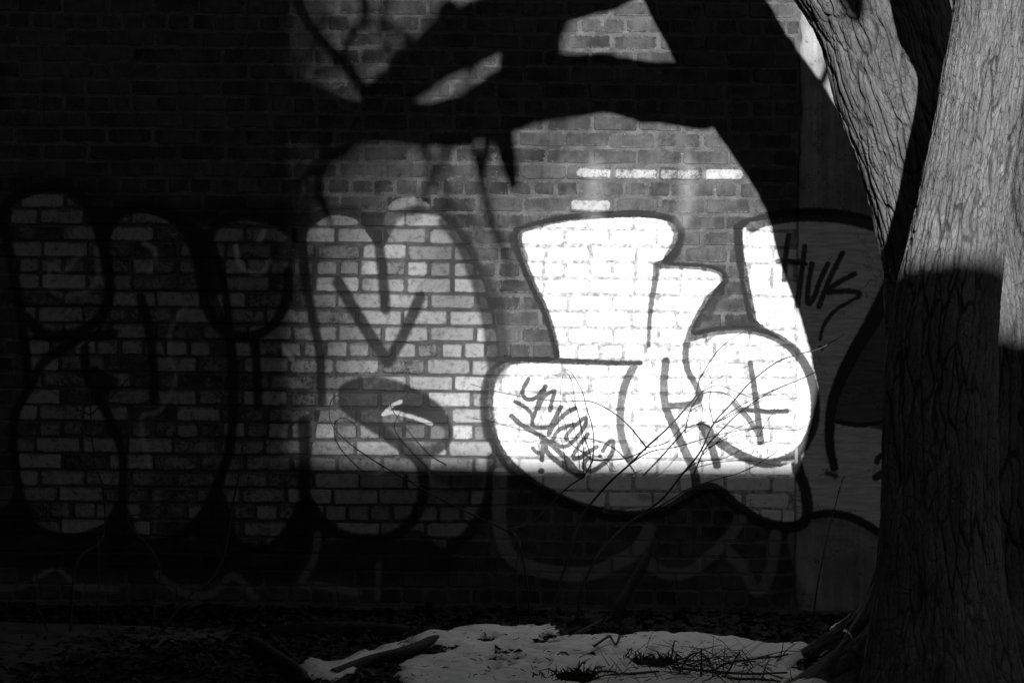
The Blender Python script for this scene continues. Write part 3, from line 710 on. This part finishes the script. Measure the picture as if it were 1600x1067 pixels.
# limbs high above, reaching out to the left
def limb(pts, radpx, name='limb', seg=28, seed=11, lump=.12, step=.03):
    path = [sunward(*p) for p in pts]; rad = [r_ * S for r_ in radpx]
    return tube_obj(name, tube(path, rad, step, seg, None, seed, lump), M_bark, tree)
limb([(1150,110,2.05),(1090,146,2.1),(1045,148,2.3),(975,139,2.9),(890,132,3.6),(800,152,4.4),(715,188,5.1),(640,194,5.7),(560,190,6.3),(470,172,7.0),(380,160,7.6),(250,150,8.2),(120,120,8.8)], [60,52,45,45,48,46,37,33,34,42,46,40,30], lump=.25)
limb([(1120,-70,2.1),(1030,-60,2.4),(940,-28,3.1),(860,0,3.7),(790,32,4.4),(725,58,5.0),(668,98,5.4),(610,150,5.8),(575,185,6.1)], [50,48,44,44,44,44,37,33,27], seed=12, lump=.25)
limb([(850,-10,3.5),(832,50,3.8),(820,110,4.2),(815,160,4.4)], [40,44,42,34], seed=13, lump=.28)
limb([(712,40,5.0),(700,18,5.0),(692,6,5.0)], [22,19,12], seed=14, step=.02)
limb([(784,190,5.0),(790,235,5.1),(797,265,5.2),(803,292,5.3)], [17,15,12,7], 'broken_stub', 16, 15, .3, .02)
limb([(592,165,6.0),(545,105,5.6),(500,55,5.2),(468,-5,4.9),(450,-90,4.8),(420,-200,4.8)], [8.5,8.5,8,7.5,6,4], 'branch', 12, 16, .15)
limb([(735,205,6.6),(745,250,6.8),(765,330,7.0),(790,400,7.2),(800,450,7.4)], [8,7.5,7,6,2], 'branch', 10, 17, .05)
limb([(765,205,6.0),(760,240,6.2),(752,275,6.4),(755,300,6.6)], [10,8,7,4], 'branch', 10, 24, .05)
limb([(500,190,7.2),(520,240,7.6),(505,290,8.0),(525,350,8.4)], [9,8,7,4], 'branch', 10, 20, .05)
limb([(650,215,7.0),(672,250,7.4),(668,300,7.8),(640,350,8.2)], [8,7,6,3], 'branch', 10, 19, .05)
limb([(560,210,6.8),(540,240,7.2),(500,262,7.6),(470,300,8.0)], [10,9,7,3], 'branch', 10, 18, .05)
limb([(640,60,8.0),(610,40,8.2),(560,42,8.4),(520,30,8.6),(480,50,8.8)], [7,7,6,5,4], 'branch', 10, 25, .05)
limb([(560,-40,9.0),(575,20,9.0),(545,80,9.0),(560,130,9.0)], [8,7,6,4], 'branch', 10, 26, .05)
limb([(770,70,9.0),(742,110,9.2),(720,160,9.4)], [6,6,5], 'branch', 10, 27, .05)
limb([(690,20,9.5),(640,70,9.5),(560,95,9.5),(500,120,9.5)], [9,8,7,6], 'branch', 10, 28, .05)
limb([(620,-40,10),(600,30,10),(615,90,10)], [8,8,6], 'branch', 10, 29, .05)
limb([(885,30,7.5),(868,70,7.5),(880,110,7.5)], [10,12,10], 'branch', 10, 31, .05)
limb([(700,225,8.5),(690,280,8.8),(705,340,9.0)], [8,7,4], 'branch', 10, 32, .05)
# small boughs whose shade falls on the stem and beside it
def bough(p0, radii, name='branch', seed=30):
    pts = [Vector(b) + Vector((K, -1, T)) * k_ for b, k_ in p0]
    return tube_obj(name, tube(pts, radii, .03, 14, None, seed, .08), M_bark, tree)
s0 = P(1340, 10, DL + .25)
bough([(s0 + Vector((-.14, 0, .35)), 5.5), (s0 + Vector((-.02, 0, .06)), 5.5), (s0 + Vector((.01, 0, -.05)), 5.5)], [.06, .05, .02], 'broken_stub')
s1 = Vector((W(1285, 128)[0], 0, W(1285, 128)[1]))
bough([(s1 + Vector((.10, 0, .60)), 3.4), (s1, 3.4), (s1 + Vector((-.25, 0, -.12)), 3.4)], [.02, .017, .015], 'branch', 33)
# crown of thinner boughs far above the frame
def grow(vs, fs, p, dirn, L, r0, depth, rr, sides=5):
    n = 4; pts = [p]; d = dirn.normalized()
    for i in range(n):
        d = (d + Vector((rr.gauss(0, .16), rr.gauss(0, .16), rr.gauss(.03, .12)))).normalized(); pts.append(pts[-1] + d * L / n)
    b0 = len(vs)
    for i, q_ in enumerate(pts):
        rad = r0 * (1 - .6 * i / n); t = (pts[min(i + 1, n)] - pts[max(i - 1, 0)]).normalized()
        a = t.orthogonal().normalized(); b = t.cross(a)
        for k in range(sides):
            an = 2 * math.pi * k / sides; vs.append(tuple(q_ + a * math.cos(an) * rad + b * math.sin(an) * rad))
    for i in range(n):
        for k in range(sides): fs.append((b0 + i * sides + k, b0 + i * sides + (k + 1) % sides, b0 + (i + 1) * sides + (k + 1) % sides, b0 + (i + 1) * sides + k))
    if depth > 0:
        for k in range(rr.choice((3, 4))):
            q_ = pts[rr.choice((2, 3, 4))]; dd = (d + Vector((rr.gauss(0, .55), rr.gauss(0, .55), rr.gauss(.1, .4)))).normalized()
            grow(vs, fs, q_, dd, L * rr.uniform(.55, .8), r0 * .45, depth - 1, rr, 4)
rr = random.Random(21)
vs, fs = [], []
for top, dr in ((lp[-1], (-.5, .1, 1)), (lp[-1], (.2, -.3, 1)), (tp[-1], (.1, -.1, 1)), (tp[-1], (.6, .0, .8)), (rp[-1], (.5, .1, 1))):
    grow(vs, fs, top - Vector((0, 0, .12)), Vector(dr), 2.0, .14, 3, rr, 7)
tag(link('crown', mesh_np('crown', vs, fs, True), M_bark, tree), kind='stuff')

# ------------------------------------------------------------------ unseen buildings around the yard, placed to cast the shade
def building(name, label, x0, x1, y0, y1, h, cols, rows, zb=-.4):
    b = empty(name, ((x0 + x1) / 2, (y0 + y1) / 2, zb)); cx, cy = b.location.x, b.location.y
    def part(nm, me, mat):
        o_ = link(nm, me, mat, b); o_.matrix_parent_inverse = Matrix.Translation((-cx, -cy, -zb)); return o_
    part('wall', box_mesh('wall', x0, x1, y0, y1, zb, h - .25), M_wall2)
    part('roof', box_mesh('roof', x0 - .02, x1 + .02, y0 - .02, y1 + .02, h - .249, h, .01), M_roof)
    for i in range(cols):
        for j in range(rows):
            wx = x0 + (i + .5) * (x1 - x0) / cols; wz = .9 + j * 3.1
            fr = part('window', box_mesh('window', wx - .55, wx + .55, y1 + .003, y1 + .06, wz, wz + 1.5), M_roof)
            o_ = link('pane', box_mesh('pane', wx - .48, wx + .48, y1 + .0605, y1 + .07, wz + .07, wz + 1.43), M_glass, fr); o_.matrix_parent_inverse = Matrix.Identity(4)
    tag(b, label, 'building'); return b
HB = 16.0
zroof = W(1000, 722)[1] + T * HB
building('flat_roofed_house', 'low dark stucco house with a flat roof across the yard', -16, 18, -24, -HB, zroof, 9, 1)
DB = 72.0
xe = W(545, 500)[0] + K * DB
building('left_sky_blocker', 'unseen block added at the left of the yard to cut sky light', -14, -3.9, -11.0, 3, 15.5, 4, 4)  # added to block sky light and darken the left of the wall
building('unseen_tall_block', 'unseen tall block added right of the gap to cut sky light', xe + 9.0, 46, -90, -DB, 33.0, 10, 8)  # added only to close off more of the sky
building('unseen_tall_block', 'tall dark apartment block rising beyond the low house', -34, xe, -90, -DB, 26.0, 12, 7)

# unseen tree added so its twigs thin the sunlight on the wall's left
YX = W(452, 0)[0] + K * 30
yard = empty('added_twig_tree', (YX, -30, -.14)); tag(yard, 'unseen twiggy tree added to soften the sunlight on the left', 'tree')
rr = random.Random(4); vs, fs = [], []
for k in range(165):
    p0 = Vector((rr.gauss(0, .48), rr.gauss(0, .8), rr.gauss(2.05 + T * 30, .85)))
    grow(vs, fs, p0, Vector((p0.x, rr.gauss(0, .5), rr.uniform(-.1, .9))), .8, .016, 1, rr, 4)
tag(link('crown', mesh_np('crown', vs, fs, True), M_bark, yard), kind='stuff')
link('trunk', mesh_np('trunk', *[(lambda t: t['v'])(tube([(0, 0, 0), (.1, 0, 3), (-.1, 0, 6), (0, 0, 10.5)], [.20, .15, .10, .03], .2, 16, None, 3, .1)), (lambda t: t['f'])(tube([(0, 0, 0), (.1, 0, 3), (-.1, 0, 6), (0, 0, 10.5)], [.20, .15, .10, .03], .2, 16, None, 3, .1))], True), M_bark, yard)

# ------------------------------------------------------------------ snow
def poly_sdf(poly, X, Y):
    q = np.array(poly); d = np.full(X.shape, 1e9); ins = np.zeros(X.shape, bool)
    for (ax, ay), (bx, by) in zip(q, np.roll(q, -1, 0)):
        ex, ey = bx - ax, by - ay; t = np.clip(((X - ax) * ex + (Y - ay) * ey) / (ex * ex + ey * ey + 1e-12), 0, 1)
        d = np.minimum(d, np.hypot(X - ax - t * ex, Y - ay - t * ey))
        if ay != by: ins ^= ((ay > Y) != (by > Y)) & (X < (bx - ax) * (Y - ay) / (by - ay) + ax)
    return np.where(ins, d, -d)
def snow(name, label, pxpoly, thick, holes=(), step=.009, edge=.07):
    poly = [(p.x, p.y) for p in (on_ground(*a) for a in pxpoly)]
    poly = [tuple(p) for p in catmull(poly, .04, True)]
    q = np.array(poly); x0, y0 = q.min(0) - .03; x1, y1 = q.max(0) + .03
    X, Y = np.meshgrid(np.arange(x0, x1, step), np.arange(y0, y1, step))
    s = poly_sdf(poly, X, Y) + .06 * fbm(X * 9, Y * 6, o=5); s = np.minimum(s, (.62 - vnoise(X * 7 + 3, Y * 4.2 + 8) * .75 - .25 * fbm(X * 25, Y * 16, o=3)) * .3) + .006 * fbm(X * 60, Y * 60, o=2)
    for hx, hy, hr, hq in holes:
        p = on_ground(hx, hy); s = np.minimum(s, np.hypot((X - p.x) / hq, Y - p.y) - hr + .012 * fbm(X * 40, Y * 40, o=3))
    t = thick * np.sqrt(np.clip(s / edge, 0, 1)) * (1 + .5 * fbm(X * 4, Y * 3, o=3)) + .022 * np.clip(s / .1, 0, 1) * fbm(X * 7, Y * 6, o=4)
    Z = gz(X, Y) + np.where(s > 0, t, -.012)
    f = grid_faces(*X.shape); keep = (s.ravel()[f] > -.012).all(1)
    f = f[keep]; used, inv = np.unique(f, return_inverse=True)
    v = np.stack([X, Y, Z], -1).reshape(-1, 3)[used]
    o_ = link(name, mesh_np(name, v, inv.reshape(f.shape), True), M_snow); tag(o_, label, 'snow', kind='stuff'); return o_
snow('snow_patch', 'patch of old snow on the dark ground below the painted wall',
     [(862,976),(870,984),(862,1000),(905,1000),(940,990),(980,998),(1010,992),(1080,1000),(1140,1004),(1200,1012),(1252,1014),(1285,1018),(1278,1030),(1245,1036),(1250,1050),(1300,1085),(1000,1120),(640,1110),(620,1068),(635,1040),(680,1020),(675,1012),(640,1020),(590,1028),(548,1042),(520,1040),(590,1014),(640,1000),(690,990),(730,984),(800,984)],
     .032, [(762,1003,.035,.7), (787,1022,.03,.6), (905,1031,.045,1.1), (966,990,.09,.5), (1020,1040,.12,.6), (900,1062,.10,.6), (725,1032,.02,1.4), (770,1050,.02,.7), (840,1044,.02,1.2)])
snow('snow_scrap', 'ragged scrap of snow left of the fallen branch', [(466,1044),(480,1032),(500,1034),(515,1038),(535,1034),(558,1024),(590,1016),(612,1018),(590,1034),(560,1046),(535,1056),(515,1064),(478,1062)], .034)
snow('snow_scrap', 'small low snow heap at the foot of the trunk', [(1320,1052),(1345,1050),(1378,1050),(1390,1066),(1384,1085),(1310,1085)], .03)
def snow_on(name, label, pts, w):
    """a thin cap of snow lying along something"""
    q = catmull([tuple(p) for p in pts], .008); n = len(q); vs = []
    for i, p in enumerate(q):
        k = math.sin(math.pi * min(1, max(0, (i + .3) / n))) ** .5; wn_ = w * k * (1 + .5 * float(vnoise(np.array(i * .31), np.array(w * 900))))
        for a in np.linspace(0, math.pi, 7): vs.append((p[0] + .2 * wn_ * math.cos(a), p[1] + wn_ * math.cos(a), p[2] + .6 * wn_ * math.sin(a) + .004 * float(vnoise(np.array(i * .4), np.array(a * 2)))))
    o_ = link(name, mesh_np(name, vs, grid_faces(n, 7), True), M_snow); tag(o_, label, 'snow', kind='stuff')
bpy.context.view_layer.update(); _dg = bpy.context.evaluated_depsgraph_get()
def on_tree(px, py):
    d_ = (P(px, py, 2.0) - cam.location).normalized(); hit, loc, nrm, *_ = scene.ray_cast(_dg, cam.location, d_)
    return (loc + nrm * .002) if hit and loc.y < -.5 else P(px, py, 1.9)
snow_on('snow_cap', 'streak of snow lying on the upper root of the tree', [on_tree(1296, 985), on_tree(1308, 975), on_tree(1322, 965), on_tree(1330, 958)], .014)
snow_on('snow_cap', 'streak of snow lying on the lower root of the tree', [on_tree(1268, 1032), on_tree(1282, 1022), on_tree(1296, 1014)], .012)
snow_on('snow_cap', 'dab of snow in the hollow between the tree roots', [on_tree(1318, 986), on_tree(1327, 990), on_tree(1332, 998)], .012)

# ------------------------------------------------------------------ fallen wood, saplings, twigs, litter
def wood(name, label, cat, path, radii, mat=None, seg=14, lump=.25, seed=50, group=None):
    t = tube(path, radii, .01, seg, None, seed, lump); o_ = tube_obj(name, t, mat or M_wood, None); tag(o_, label, cat, group); return o_
wood('fallen_branch', 'rotten fallen branch lying across the left end of the snow patch', 'branch', [g(520,1058,.02), g(580,1040,.026), g(640,1026,.028), g(672,1012,.03), g(684,1004,.026)], [.014,.019,.021,.019,.008], seed=51)
wood('leaning_stick', 'dark stick lying at an angle left of the snow', 'stick', [g(395,1012,.03), g(430,1036,.03), g(462,1058,.03), g(480,1080,.03)], [.022,.024,.024,.022], seed=52)
wood('rotten_log', 'dark rotten log lying below the wall at left', 'log', [g(425,993,.02), g(500,992,.024), g(580,990,.022), g(640,992,.02)], [.026,.034,.03,.02], seed=53)
wood('broken_stump', 'broken sapling stump leaning against the foot of the wall', 'stump', [P(955, 985, .60), P(968, 945, .55), P(985, 915, .48), P(1003, 885, .42), P(1014, 862, .38)], [.030,.024,.021,.022,.014], M_soil, seed=54)
wood('bent_stick', 'thin stick poking out over the snow beside the stump mound', 'stick', [g(888,1012,.05), g(915,1003,.06), g(940,990,.06)], [.003,.004,.005], M_twig, 6, .1)
wood('forked_twig', 'short bent twig lying on top of the snow', 'twig', [g(930,1025,.045), g(945,1020,.06), g(953,1017,.06), g(962,1024,.045), g(968,1018,.065)], [.005,.005,.005,.004,.006], M_twig, 6, .2)
slab = link('concrete_slab', box_mesh('concrete_slab', -2.9, -1.15, -2.6, -.75, -.30, -.02, .012), M_conc)
slab.rotation_euler = (R(1.5), R(1.0), R(-2)); slab.location = (0, 0, -.02); tag(slab, 'broken concrete slab half buried at the foot of the wall', 'slab')

def sapling(label, stems, dep, base_r=.006):
    """stems: list of (pixel path, start radius, end radius); every stem and twig a part"""
    first = stems[0][0][0]; b = empty('leafless_sapling', P(first[0], first[1], dep)); loc = b.location.copy()
    for i, (pts, r0, r1) in enumerate(stems):
        n = len(pts); path = []
        for k, p in enumerate(pts):
            dd = dep + (p[2] if len(p) > 2 else +.06 * math.sin(k * 1.3 + i * 1.9))
            path.append(P(p[0], p[1], max(.05, dd)))
        t = tube(path, [1.08 * (r0 + (r1 - r0) * (k / (n - 1)) ** .8) + .0004 for k in range(n)], .012, 7, None, 60 + i, .16)
        t['v'] = t['v'] - np.array(loc)
        tube_obj('stem' if r0 > .0035 else 'twig', t, M_twig, b)
    tag(b, label, 'sapling', 'leafless saplings growing against the wall'); return b
sapling('thin leafless sapling arching right across the round painted letter', [
    ([(900,975),(909,923),(929,876),(959,839),(990,812),(1034,780),(1064,743),(1094,706),(1115,662),(1145,628),(1172,598),(1212,567),(1246,554),(1280,545),(1310,528),(1320,521)], .0060, .0013),
    ([(1115,662),(1130,652),(1160,632),(1195,615),(1230,600)], .0022, .0009),
    ([(1115,662),(1150,645),(1185,628),(1205,616)], .0022, .0009),
    ([(1064,743),(1090,722),(1130,716),(1165,700),(1206,688)], .0022, .0009),
    ([(1115,662),(1108,630),(1112,600),(1108,585)], .0018, .0007),
    ([(1178,636),(1205,641),(1225,626),(1248,621)], .0014, .0007), ([(1187,680),(1200,655),(1222,632)], .0014, .0006),
    ([(990,812),(1037,787),(1077,763),(1121,748),(1162,736),(1209,709),(1214,702)], .0030, .0010)], .55)
sapling('leafless sapling with long stem rising from the snow edge to the tall outlined letter', [
    ([(862,985),(866,940),(892,858),(905,814),(929,780),(956,750),(983,726),(1010,699),(1050,662),(1088,618)], .0060, .0030),
    ([(1088,618),(1093,592),(1100,580),(1120,550),(1150,525),(1195,506)], .0026, .0010),
    ([(1088,618),(1110,612),(1130,614),(1146,622),(1160,638),(1175,655)], .0026, .0009),
    ([(1093,592),(1110,575),(1145,567),(1185,570)], .0016, .0008), ([(1088,618),(1120,602),(1150,612),(1180,622),(1205,615)], .0018, .0008),
    ([(1010,699),(986,669),(959,645),(922,627),(875,627),(818,620),(770,610),(735,600)], .0030, .0010),
    ([(1010,699),(1040,692),(1061,672),(1090,640)], .0018, .0008), ([(983,726),(1015,706),(1061,697),(1111,682),(1179,669),(1246,672),(1258,660)], .0022, .0009)], .65)
sapling('small leafless sapling with hooked twigs over the scribbled tag', [
    ([(812,985),(806,930),(808,880),(812,845),(800,830),(794,827)], .0045, .0028),
    ([(794,827),(828,817),(858,790),(885,763),(912,743),(926,719)], .0032, .0028),
    ([(926,719),(928,690),(925,665),(916,635),(910,612),(898,590),(890,580),(884,577)], .0026, .0010),
    ([(926,719),(905,703),(890,690),(884,665),(876,640),(876,605),(880,585)], .0020, .0008), ([(912,743),(911,700),(906,660),(898,625),(893,595),(884,580)], .0018, .0008),
    ([(926,719),(976,716),(1010,702)], .0024, .0016), ([(926,719),(945,722),(955,735),(966,735)], .0014, .0007), ([(905,703),(950,720),(962,734)], .0014, .0007)], .45)
sapling('drooping leafless vine hanging beside the painted lips', [
    ([(830,985),(822,900),(808,843),(788,827),(704,787),(636,750),(579,716),(542,689),(518,662),(515,635),(525,618),(545,625),(550,650)], .0040, .0012),
    ([(636,750),(690,765),(740,790)], .0016, .0008), ([(697,726),(670,709),(643,679),(616,645),(610,628),(622,612)], .0022, .0009)], .40)
sapling('spindly leafless sapling in the dark at the far left', [
    ([(103,1075),(112,960),(121,876),(160,840),(162,770),(148,719),(142,648),(140,600)], .0052, .0018),
    ([(142,648),(115,635),(57,591)], .0024, .0009), ([(142,648),(175,618),(209,581),(226,547)], .0028, .0010), ([(101,1060),(74,984),(44,916),(36,900)], .0045, .0015),
    ([(145,690),(120,680),(85,672)], .0018, .0008), ([(162,770),(175,750),(178,725)], .0016, .0008)], .9)
sapling('spindly leafless sapling in the dark under the third painted letter', [
    ([(215,1060),(250,990),(297,930),(331,903),(351,862),(364,787),(375,736),(378,702),(391,655),(403,635)], .0055, .0016),
    ([(391,655),(368,638),(334,611)], .0020, .0009), ([(378,733),(400,712),(425,689)], .0022, .0009), ([(351,850),(352,800),(350,780)], .0018, .0009), ([(331,903),(345,880),(346,860)], .0016, .0008)], .9)
sapling('thin curved leafless shoot between the two dark saplings', [([(230,1060),(240,960),(248,880),(199,812),(236,800),(280,763),(290,730)], .0042, .0012), ([(150,1060),(155,900),(152,830)], .0035, .0015)], .8)
sapling('single thin shoot in front of the pilaster near the trunk', [([(1268,1010),(1275,930),(1290,850),(1305,790),(1318,745)], .0036, .0012), ([(1305,790),(1312,760)], .0012, .0008)], .8)

# brush pile on the snow
pile = random.Random(5)
def stick_lbl(i): return None
named = [
    ([(1058,1060),(1072,1030),(1088,1019),(1102,1024),(1112,1045),(1114,1062)], .0042, 'arched twig standing in the brush pile on the snow'),
    ([(1095,1064),(1096,1040),(1096,1012)], .0055, 'short upright twig sticking up from the middle of the brush pile'),
    ([(1100,1060),(1130,1038),(1170,1030),(1215,1025),(1232,1021)], .0045, 'long twig slanting right out of the brush pile'),
    ([(1125,1066),(1140,1045),(1148,1030),(1156,1018)], .0045, 'slanted twig with a cut top in the brush pile'),
    ([(1050,1042),(1110,1048),(1170,1052),(1230,1050)], .006, 'straight twig lying flat along the brush pile'),
    ([(925,1062),(950,1055),(985,1052),(1030,1048)], .007, 'thick twig joining the grass tuft to the brush pile'),
    ([(925,1052),(940,1048),(960,1049),(968,1053)], .005, 'curved twig beside the grass tuft on the snow'),
    ([(1060,1075),(1120,1062),(1180,1060),(1220,1064)], .006, 'low twig along the front of the brush pile'),
    ([(1190,1064),(1196,1042),(1204,1026)], .003, 'thin upright twig at the right end of the brush pile'),
    ([(1128,1066),(1131,1035),(1133,1010)], .0022, 'hair-thin upright twig right of the middle of the brush pile')]
for i, (pts, rad, lb) in enumerate(named):
    path = []
    for p in pts:
        c_ = P(p[0], p[1], 2.25 + .06 * math.sin(i * 2.1)); c_.z = max(c_.z, float(gz(c_.x, c_.y)) + .012); path.append(c_)
    wood('twig', lb, 'twig', path, list(np.linspace(rad, rad * .6, len(path))), M_twig, 7, .15, 80 + i, 'twigs of the brush pile')
vs, fs = [], []
def needle(p, d, L, rad):
    b0 = len(vs); d = d.normalized(); a = d.orthogonal().normalized(); b = d.cross(a); e = p + d * L; m = p + d * L * .5 + Vector((0, 0, pile.gauss(0, .12) * L))
    for q_, r_ in ((p, rad), (m, rad * .8), (e, rad * .3)):
        for k in range(3): vs.append(tuple(q_ + (a * math.cos(k * 2.094) + b * math.sin(k * 2.094)) * r_))
    for i in range(2):
        for k in range(3): fs.append((b0 + 3 * i + k, b0 + 3 * i + (k + 1) % 3, b0 + 3 * i + 3 + (k + 1) % 3, b0 + 3 * i + 3 + k))
for _ in range(320):
    c_ = on_ground(pile.gauss(1110, 70), pile.uniform(1038, 1085)); an = pile.uniform(0, 6.28)
    needle(c_ + Vector((0, 0, pile.uniform(.0, .05))), Vector((math.cos(an), .6 * math.sin(an), pile.gauss(.05, .3))), pile.uniform(.06, .22), pile.uniform(.001, .003))
for _ in range(240):
    c_ = on_ground(pile.uniform(560, 1270), pile.uniform(990, 1080)); an = pile.uniform(0, 6.28); c_.z += .036
    needle(c_, Vector((math.cos(an), math.sin(an), pile.gauss(.1, .25))), pile.uniform(.006, .035), pile.uniform(.0010, .003))
tag(link('brush_litter', mesh_np('brush_litter', vs, fs, True), M_twig), 'tangle of fine dead twigs at the front of the snow', 'brush', kind='stuff')
def tuft(label, px, py, n, spread, hgt):
    global vs, fs
    vs, fs = [], []
    base = on_ground(px, py)
    for _ in range(n):
        c_ = base + Vector((pile.gauss(0, spread), pile.gauss(0, spread * .9), 0)); c_.z = float(gz(c_.x, c_.y)) + .005
        needle(c_, Vector((pile.gauss(0, 1.1), pile.gauss(0, 1.0), abs(pile.gauss(.15, .35)))), pile.uniform(.02, hgt) * (1.6 if pile.random() < .06 else 1), pile.uniform(.0015, .005))
    o_ = link('grass_tuft', mesh_np('grass_tuft', [tuple(Vector(q_) - base) for q_ in vs], fs), M_leaf); o_.location = base
    tag(o_, label, 'grass', 'dead grass tufts in the snow', 'stuff')
tuft('dead grass tuft at the bottom of the snow in the middle', 902, 1060, 800, .075, .065)
tuft('dead grass tuft at the left end of the brush pile', 1020, 1042, 800, .07, .08)
tuft('tiny dead weed poking through the snow', 786, 1024, 40, .012, .03)
tuft('dark lump of dead grass sunk in the snow', 762, 1004, 90, .014, .025)
tuft('dead grass against the stump mound behind the snow', 966, 992, 240, .04, .05)
tuft('small dead weed low in the snow on the left', 760, 1052, 50, .014, .03)
# leaf litter over the soil
vs, fs = [], []
lf = random.Random(9)
for _ in range(9000):
    x = lf.uniform(-2.6, 1.6); y = -lf.random() ** 1.2 * 2.8 - .05
    zz = float(0); vs_c = Vector((x, y, 0)); an = lf.uniform(0, 6.28); s_ = lf.uniform(.012, .035)
    u_ = Vector((math.cos(an), math.sin(an), lf.gauss(0, .35))) * s_; w_ = Vector((-math.sin(an), math.cos(an), lf.gauss(0, .35))) * s_ * .6
    b0 = len(vs)
    vs += [vs_c - u_, vs_c - w_ * .9 + Vector((0, 0, .2 * s_)), vs_c + u_, vs_c + w_ * .9 + Vector((0, 0, .15 * s_))]
    fs.append((b0, b0 + 1, b0 + 2, b0 + 3))
va = np.array([tuple(q_) for q_ in vs]); cen = va.reshape(-1, 4, 3).mean(1); hh = gz(cen[:, 0], cen[:, 1])
va[:, 2] += np.repeat(hh + .008, 4)
tag(link('leaf_litter', mesh_np('leaf_litter', va, fs), M_leaf), 'dead leaves scattered over the soil along the wall', 'leaves', kind='stuff')
